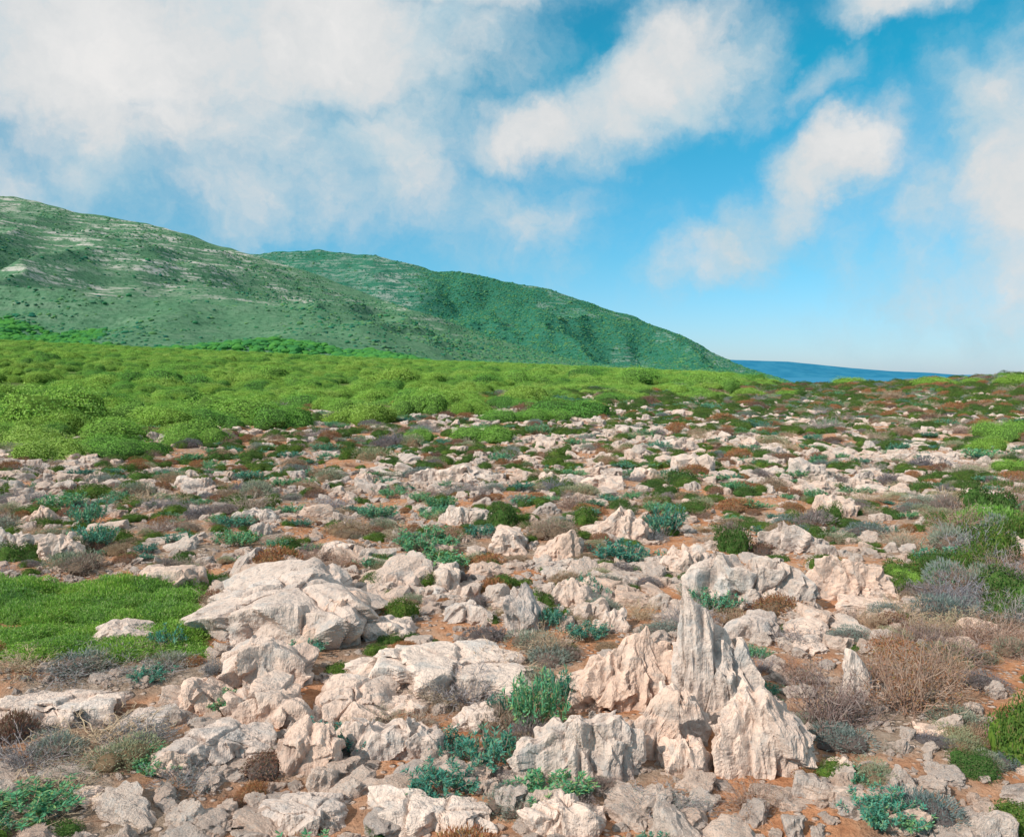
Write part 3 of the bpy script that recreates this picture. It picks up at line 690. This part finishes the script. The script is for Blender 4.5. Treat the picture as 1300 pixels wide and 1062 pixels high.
for px_ in range(-20, 262, 36):
    for j, base in enumerate((756, 776, 796, 816, 838)):
        if px_ > 235 and j in (0, 4): continue
        mat_.put(px_+RNG.uniform(-12, 12), base+RNG.uniform(-4, 4), RNG.uniform(76, 104)*(1+(j-2)*.06), RNG.uniform(24, 34))
mat_.put(1255, 680, 110, 40); mat_.put(1195, 742, 50, 26)

def scatter_kind(K, dens, dmin, dmax, base, slope, hsc, masksz, seed, thr, sname, slabel, weights=None, smin=.05, smax=1.2, tmax=.70, limit=300, k_occ=.8):
    rng = np.random.default_rng(seed)
    x, y = sample_area(dens, dmin, dmax, tmax, rng=rng); d = np.hypot(x, y)
    bd = border(x, y); nz = fbm(x*masksz+seed, y*masksz, 0, 3, seed)
    keep = rng.uniform(0, 1, len(x)) < np.clip((nz-thr)*4, .04, 1)
    keep &= (d < bd*1.15) & free(x, y, k_occ)
    px = 650+F*x/y; py = 475+EYE*F/y
    keep &= ~((px < 262) & (py > 745) & (py < 835))
    x, y, d = x[keep], y[keep], d[keep]; n = len(x)
    s = np.clip(np.exp(rng.normal(0, .35, n))*(base+slope*d), smin, smax)
    sc = np.stack([s*rng.uniform(.85, 1.2, n), s*rng.uniform(.85, 1.2, n), s*hsc*rng.uniform(.7, 1.2, n)], 1)
    rots = np.stack([rng.normal(0, .08, n), rng.normal(0, .08, n), rng.uniform(0, 6.28, n)], 1)
    src = K.sources(); idx = rng.choice(len(src), n, p=weights)
    distribute(K.name, src, K.labels, K.category, K.group, sname, slabel, x, y, sc, rots, idx, s*.03, already=K.count, limit=limit)
    print(K.name, n, len(src))
scatter_kind(spu, lambda d: 2.4*np.minimum(1, 9/d)**.85, 2.7, 110, .09, .0034, .6, .4, 101, .38, "spurge_growth", "many small bluish green spurge plants")
scatter_kind(twg, lambda d: 2.0*np.minimum(1, 7/d)**.8, 2.7, 90, .11, .0040, .6, .4, 102, .36, "dry_scrub", "grey dry scrub between the stones")
scatter_kind(tan_, lambda d: 1.0*np.minimum(1, 7/d)**.8, 2.7, 90, .10, .0040, .55, .4, 103, .42, "tan_scrub", "tan and rust dry scrub")
scatter_kind(drk, lambda d: 12.5*np.minimum(1, 8/d)**.75, 2.7, 125, .075, .0043, .62, .5, 104, .28, "low_scrub", "low mixed brown and green cushion scrub", [.07, .06, .16, .41, .30])
def dsh(d): w = 1.5+.009*d; return 1.15/w**2
rng = np.random.default_rng(222)
x, y = sample_area(dsh, 14, 520, .9, rng=rng); d = np.hypot(x, y); bb = border(x, y)
keep = ((d > bb) | ((d > bb*.70) & (rng.uniform(0, 1, len(x)) < .22))) & (x/y < .30)
keep |= (d > 96) & (d < 135) & (x/y >= .30) & (rng.uniform(0, 1, len(x)) < .10+.5*(x/y > .46))
nz = fbm(x*.05, y*.05, 0, 3, 99)
keep &= rng.uniform(0, 1, len(x)) < np.where(d < 90, np.clip((nz-.31)*4.5, .2, 1), 1)
x, y, d = x[keep], y[keep], d[keep]; n = len(x)
s = np.exp(rng.normal(0, .34, n))*(.58+.0045*d); s = np.clip(s, .3, 2.6)
right = x/y > .28; s = np.where(right, s*.6, s)
sc = np.stack([s*rng.uniform(.85, 1.45, n), s*rng.uniform(.85, 1.3, n), s*rng.uniform(.42, .80, n)], 1)
rots = np.stack([rng.normal(0, .05, n), rng.normal(0, .05, n), rng.uniform(0, 6.28, n)], 1)
pine = cushion(61, M_PINE, M_CORE, 5500, 11, .7, (.05, .026), .6, spike=.15, cs=.78)
near = d < 150
src = grn.sources(); idx = rng.integers(0, len(src), n)
q = near
distribute("green_shrub", src, grn.labels, "shrub", grn.group, "shrub_thicket", "dense bright green shrub thicket", x[q], y[q], sc[q], rots[q], idx[q], s[q]*.05, already=grn.count)
ps = new_obj("pine_tree", pine, label="low rounded pine crown above the thicket", category="tree")
px_, py_ = -60.0, 160.0; ps.location = (px_, py_, float(H(px_, py_))); ps.scale = (1.9, 1.9, 1.3)
q = ~near; nn_ = q.sum()
stuff("pine_wood", [ps]+src, np.stack([x[q], y[q], H(x[q], y[q])-s[q]*.05], 1), rots[q], sc[q], rng.choice(len(src)+1, nn_, p=[.4, .2, .2, .2]), "dense bright green pine and shrub wood below the hills", "wood")
print("shrubs", n, nn_)

def hilltree(seed, mat):
    v, f = ico(2); k = .75+.55*fbm(v[:, 0]*2.3+seed, v[:, 1]*2.3, v[:, 2]*2.3, 3, seed)
    p = v*k[:, None]; p[:, 2] = p[:, 2]*.55+.25
    return tri_mesh("crown", p, f, mat, False)
def hillscatter(name, zf, n, pxr, dr, seed, mats, smin, smax, dmask, label):
    rng = np.random.default_rng(seed)
    px = rng.uniform(*pxr, n*2); dep = np.sqrt(rng.uniform(dr[0]**2, dr[1]**2, n*2)); X, Z = zf(px, dep)
    keep = rng.uniform(0, 1, n*2) < dmask(px, dep, X, Z)
    X, dep, Z = X[keep][:n], dep[keep][:n], Z[keep][:n]; n = len(X)
    s = np.exp(rng.normal(0, .3, n))*rng.uniform(smin, smax, n)
    srcs = []
    for j, mt in enumerate(mats):
        o = new_obj("maquis_tree", hilltree(seed+j, mt), label="rounded green tree on the hillside", category="tree", group="trees on the hillside")
        o.location = (X[j], dep[j], Z[j]); o.scale = (s[j],)*3; srcs.append(o)
    stuff(name, srcs, np.stack([X, dep, Z-.2*s], 1), np.stack([rng.normal(0, .1, n), rng.normal(0, .1, n), rng.uniform(0, 6.28, n)], 1),
          np.stack([s, s, s*rng.uniform(.7, 1.2, n)], 1), rng.integers(0, len(srcs), n), label, "wood")
def dm1(px, dep, X, Z):
    base = np.clip((fbm(X*.008, dep*.008, 0, 4, 141)-.40)*5, .12, 1)
    return np.clip(base*(.9-.5*rocky1(px, dep, X, Z)), 0, 1)
def dmf(px, dep, X, Z):
    lim = np.interp(px, [-200, 0, 200, 380, 600, 900], [590, 570, 535, 495, 465, 465])*(.9+.2*fbm(X*.01, dep*.01, 0, 3, 177))
    return np.where(dep < lim, 1., 0.)
def dm2(px, dep, X, Z):
    return np.clip(sstep(480, 570, px)*.95+.4*np.clip((fbm(X*.006, dep*.006, 0, 3, 142)-.4)*5, 0, 1)+.1, 0, 1)*np.clip(1-.9*rocky2(px, dep, X, Z), .05, 1)
hillscatter("hillside_maquis", zf1, 26000, (-120, 900), (435, 1345), 400, [M_HSHRUB, M_HTREE], .6, 1.35, dm1, "maquis shrubs and trees dotting the hillside")
hillscatter("foothill_pine_wood", zf1, 10000, (-160, 960), (432, 620), 405, [M_FOOT, M_FOOT], 1.4, 2.1, dmf, "smooth dark green pine belt at the hill foot")
hillscatter("hillside_pine_wood", zf2, 30000, (280, 1000), (1500, 2300), 410, [M_HTREE, M_HSHRUB], 1.1, 2.2, dm2, "dark pine wood covering the ridge")

# ------------------------------------------------------------ sky
S = Vector((-.62, -.52, .60)).normalized()
w = bpy.data.worlds.new("World"); scene.world = w; w.use_nodes = True
nt = w.node_tree; nt.nodes.clear(); lk = nt.links
sky = N(nt, 'ShaderNodeTexSky', sky_type='NISHITA', sun_disc=False)
sky.sun_elevation = math.asin(S.z); sky.sun_rotation = math.atan2(S.x, S.y); sky.air_density = 1.0; sky.dust_density = .4; sky.ozone_density = 2.0
tc = N(nt, 'ShaderNodeTexCoord'); sep = N(nt, 'ShaderNodeSeparateXYZ'); lk.new(tc.outputs['Generated'], sep.inputs[0])
azn = math_(nt, 'ARCTAN2', sep.outputs[0], sep.outputs[1]); eln = math_(nt, 'ARCSINE', sep.outputs[2])
cmb = N(nt, 'ShaderNodeCombineXYZ'); lk.new(azn, cmb.inputs[0]); lk.new(eln, cmb.inputs[1])
P0 = cmb.outputs[0]
wn = N(nt, 'ShaderNodeTexNoise'); setin(wn, Scale=7.0, Detail=6.0, Roughness=.62); lk.new(P0, wn.inputs['Vector'])
sub = N(nt, 'ShaderNodeVectorMath', operation='SUBTRACT'); lk.new(wn.outputs['Color'], sub.inputs[0]); sub.inputs[1].default_value = (.5, .5, .5)
scl = N(nt, 'ShaderNodeVectorMath', operation='SCALE'); lk.new(sub.outputs[0], scl.inputs[0]); scl.inputs['Scale'].default_value = .14
ad = N(nt, 'ShaderNodeVectorMath', operation='ADD'); lk.new(P0, ad.inputs[0]); lk.new(scl.outputs[0], ad.inputs[1]); P1 = ad.outputs[0]
def azel(px, py):
    dx, dy, dz = ray(px, py); return math.atan2(dx, dy), math.atan2(dz, math.hypot(dx, dy))
clouds = [
 (120,50,330,140,0,1.05),(400,40,300,105,0,.95),(620,-40,160,55,0,.7),(250,160,290,85,0,.68),
 (60,240,320,120,0,.54),(300,250,120,70,0,.56),(470,195,140,75,20,.70),(560,258,260,90,-8,.60),(690,285,100,55,0,.50),
 (880,70,100,88,15,1.05),(780,130,150,65,20,.95),(665,172,120,52,10,.72),(960,100,50,60,0,.42),
 (1070,195,82,52,25,.98),(1030,238,95,55,42,.78),(970,290,110,56,38,.66),(910,330,110,48,15,.58),
 (1140,5,95,36,0,.95),(1035,108,55,26,15,.48),(1275,160,110,80,50,.78),(1240,300,170,190,0,.56),(1330,230,130,150,0,.78),(1150,420,300,45,0,.22),(200,-250,800,150,0,.8)]
acc = None
for (px_, py_, rx, ry, rot, st) in clouds:
    a0, e0 = azel(px_, py_)
    mp = N(nt, 'ShaderNodeMapping', vector_type='TEXTURE')
    mp.inputs['Location'].default_value = (a0, e0, 0); mp.inputs['Rotation'].default_value = (0, 0, math.radians(rot))
    mp.inputs['Scale'].default_value = (rx/F*1.3, ry/F*1.3, 1); lk.new(P1, mp.inputs[0])
    ln = N(nt, 'ShaderNodeVectorMath', operation='LENGTH'); lk.new(mp.outputs[0], ln.inputs[0])
    mr = N(nt, 'ShaderNodeMapRange', interpolation_type='SMOOTHSTEP'); lk.new(ln.outputs['Value'], mr.inputs[0])
    mr.inputs[1].default_value = 0.1; mr.inputs[2].default_value = 1.2; mr.inputs[3].default_value = st; mr.inputs[4].default_value = 0
    acc = mr.outputs[0] if acc is None else math_(nt, 'MAXIMUM', acc, math_(nt, 'ADD', mr.outputs[0], math_(nt, 'MULTIPLY', acc, .25)))
fill_deck = N(nt, 'ShaderNodeMapRange', interpolation_type='SMOOTHSTEP'); lk.new(sep.outputs[2], fill_deck.inputs[0])  # overhead cloud cover out of view, added for soft fill light
fill_deck.inputs[1].default_value = .44; fill_deck.inputs[2].default_value = .62; fill_deck.inputs[4].default_value = .9
acc = math_(nt, 'MAXIMUM', acc, fill_deck.outputs[0])
fb = noise(nt, P1, 10.0, 8, .6); fb2 = noise(nt, P1, 6.0, 5, .6)
dn = math_(nt, 'ADD', acc, math_(nt, 'MULTIPLY', math_(nt, 'SUBTRACT', fb, .5), 1.2))
mr = N(nt, 'ShaderNodeMapRange', interpolation_type='SMOOTHSTEP'); lk.new(dn, mr.inputs[0])
mr.inputs[1].default_value = .03; mr.inputs[2].default_value = .98
gate = math_(nt, 'MULTIPLY', acc, 5.0, True)
alpha = math_(nt, 'MULTIPLY', mr.outputs[0], gate)
ccol = ramp(nt, math_(nt, 'ADD', math_(nt, 'MULTIPLY', dn, .46), math_(nt, 'MULTIPLY', math_(nt, 'SUBTRACT', fb2, .27), 1.15)),
            [(.25, (.37, .60, .72)), (.48, (.52, .66, .73)), (.72, (.71, .73, .74)), (.98, (.84, .83, .82))])
elr = ramp(nt, sep.outputs[2], [(0.0, (.76, .95, 1.42)), (.12, (.46, 1.06, 1.27)), (.32, (.10, 1.24, 1.25)), (.7, (.6, 1.2, 1.3))])
tint = mixc(nt, 1.0, sky.outputs[0], elr, 'MULTIPLY')
bg1 = N(nt, 'ShaderNodeBackground'); lk.new(tint, bg1.inputs[0]); bg1.inputs[1].default_value = .10
bg2 = N(nt, 'ShaderNodeBackground'); lk.new(ccol, bg2.inputs[0]); bg2.inputs[1].default_value = 1.0
mx = N(nt, 'ShaderNodeMixShader'); lk.new(alpha, mx.inputs[0]); lk.new(bg1.outputs[0], mx.inputs[1]); lk.new(bg2.outputs[0], mx.inputs[2])
out = N(nt, 'ShaderNodeOutputWorld'); lk.new(mx.outputs[0], out.inputs[0])

sl = bpy.data.lights.new("sun", 'SUN'); sl.energy = 4.1; sl.angle = math.radians(.6); sl.color = (1, .93, .84)
so = bpy.data.objects.new("sun", sl); COL.objects.link(so); so.rotation_euler = S.to_track_quat('Z', 'Y').to_euler(); so.location = (0, 0, 60)

cam = bpy.data.cameras.new("camera"); co = bpy.data.objects.new("camera", cam); COL.objects.link(co)
cam.sensor_width = 36; cam.lens = 36*F/1300; cam.clip_start = .05; cam.clip_end = 100000
co.location = (0, 0, EYE); co.rotation_euler = (math.pi/2-PITCH, 0, 0); scene.camera = co
scene.view_settings.view_transform = 'Standard'; scene.view_settings.look = 'None'; scene.view_settings.exposure = 0
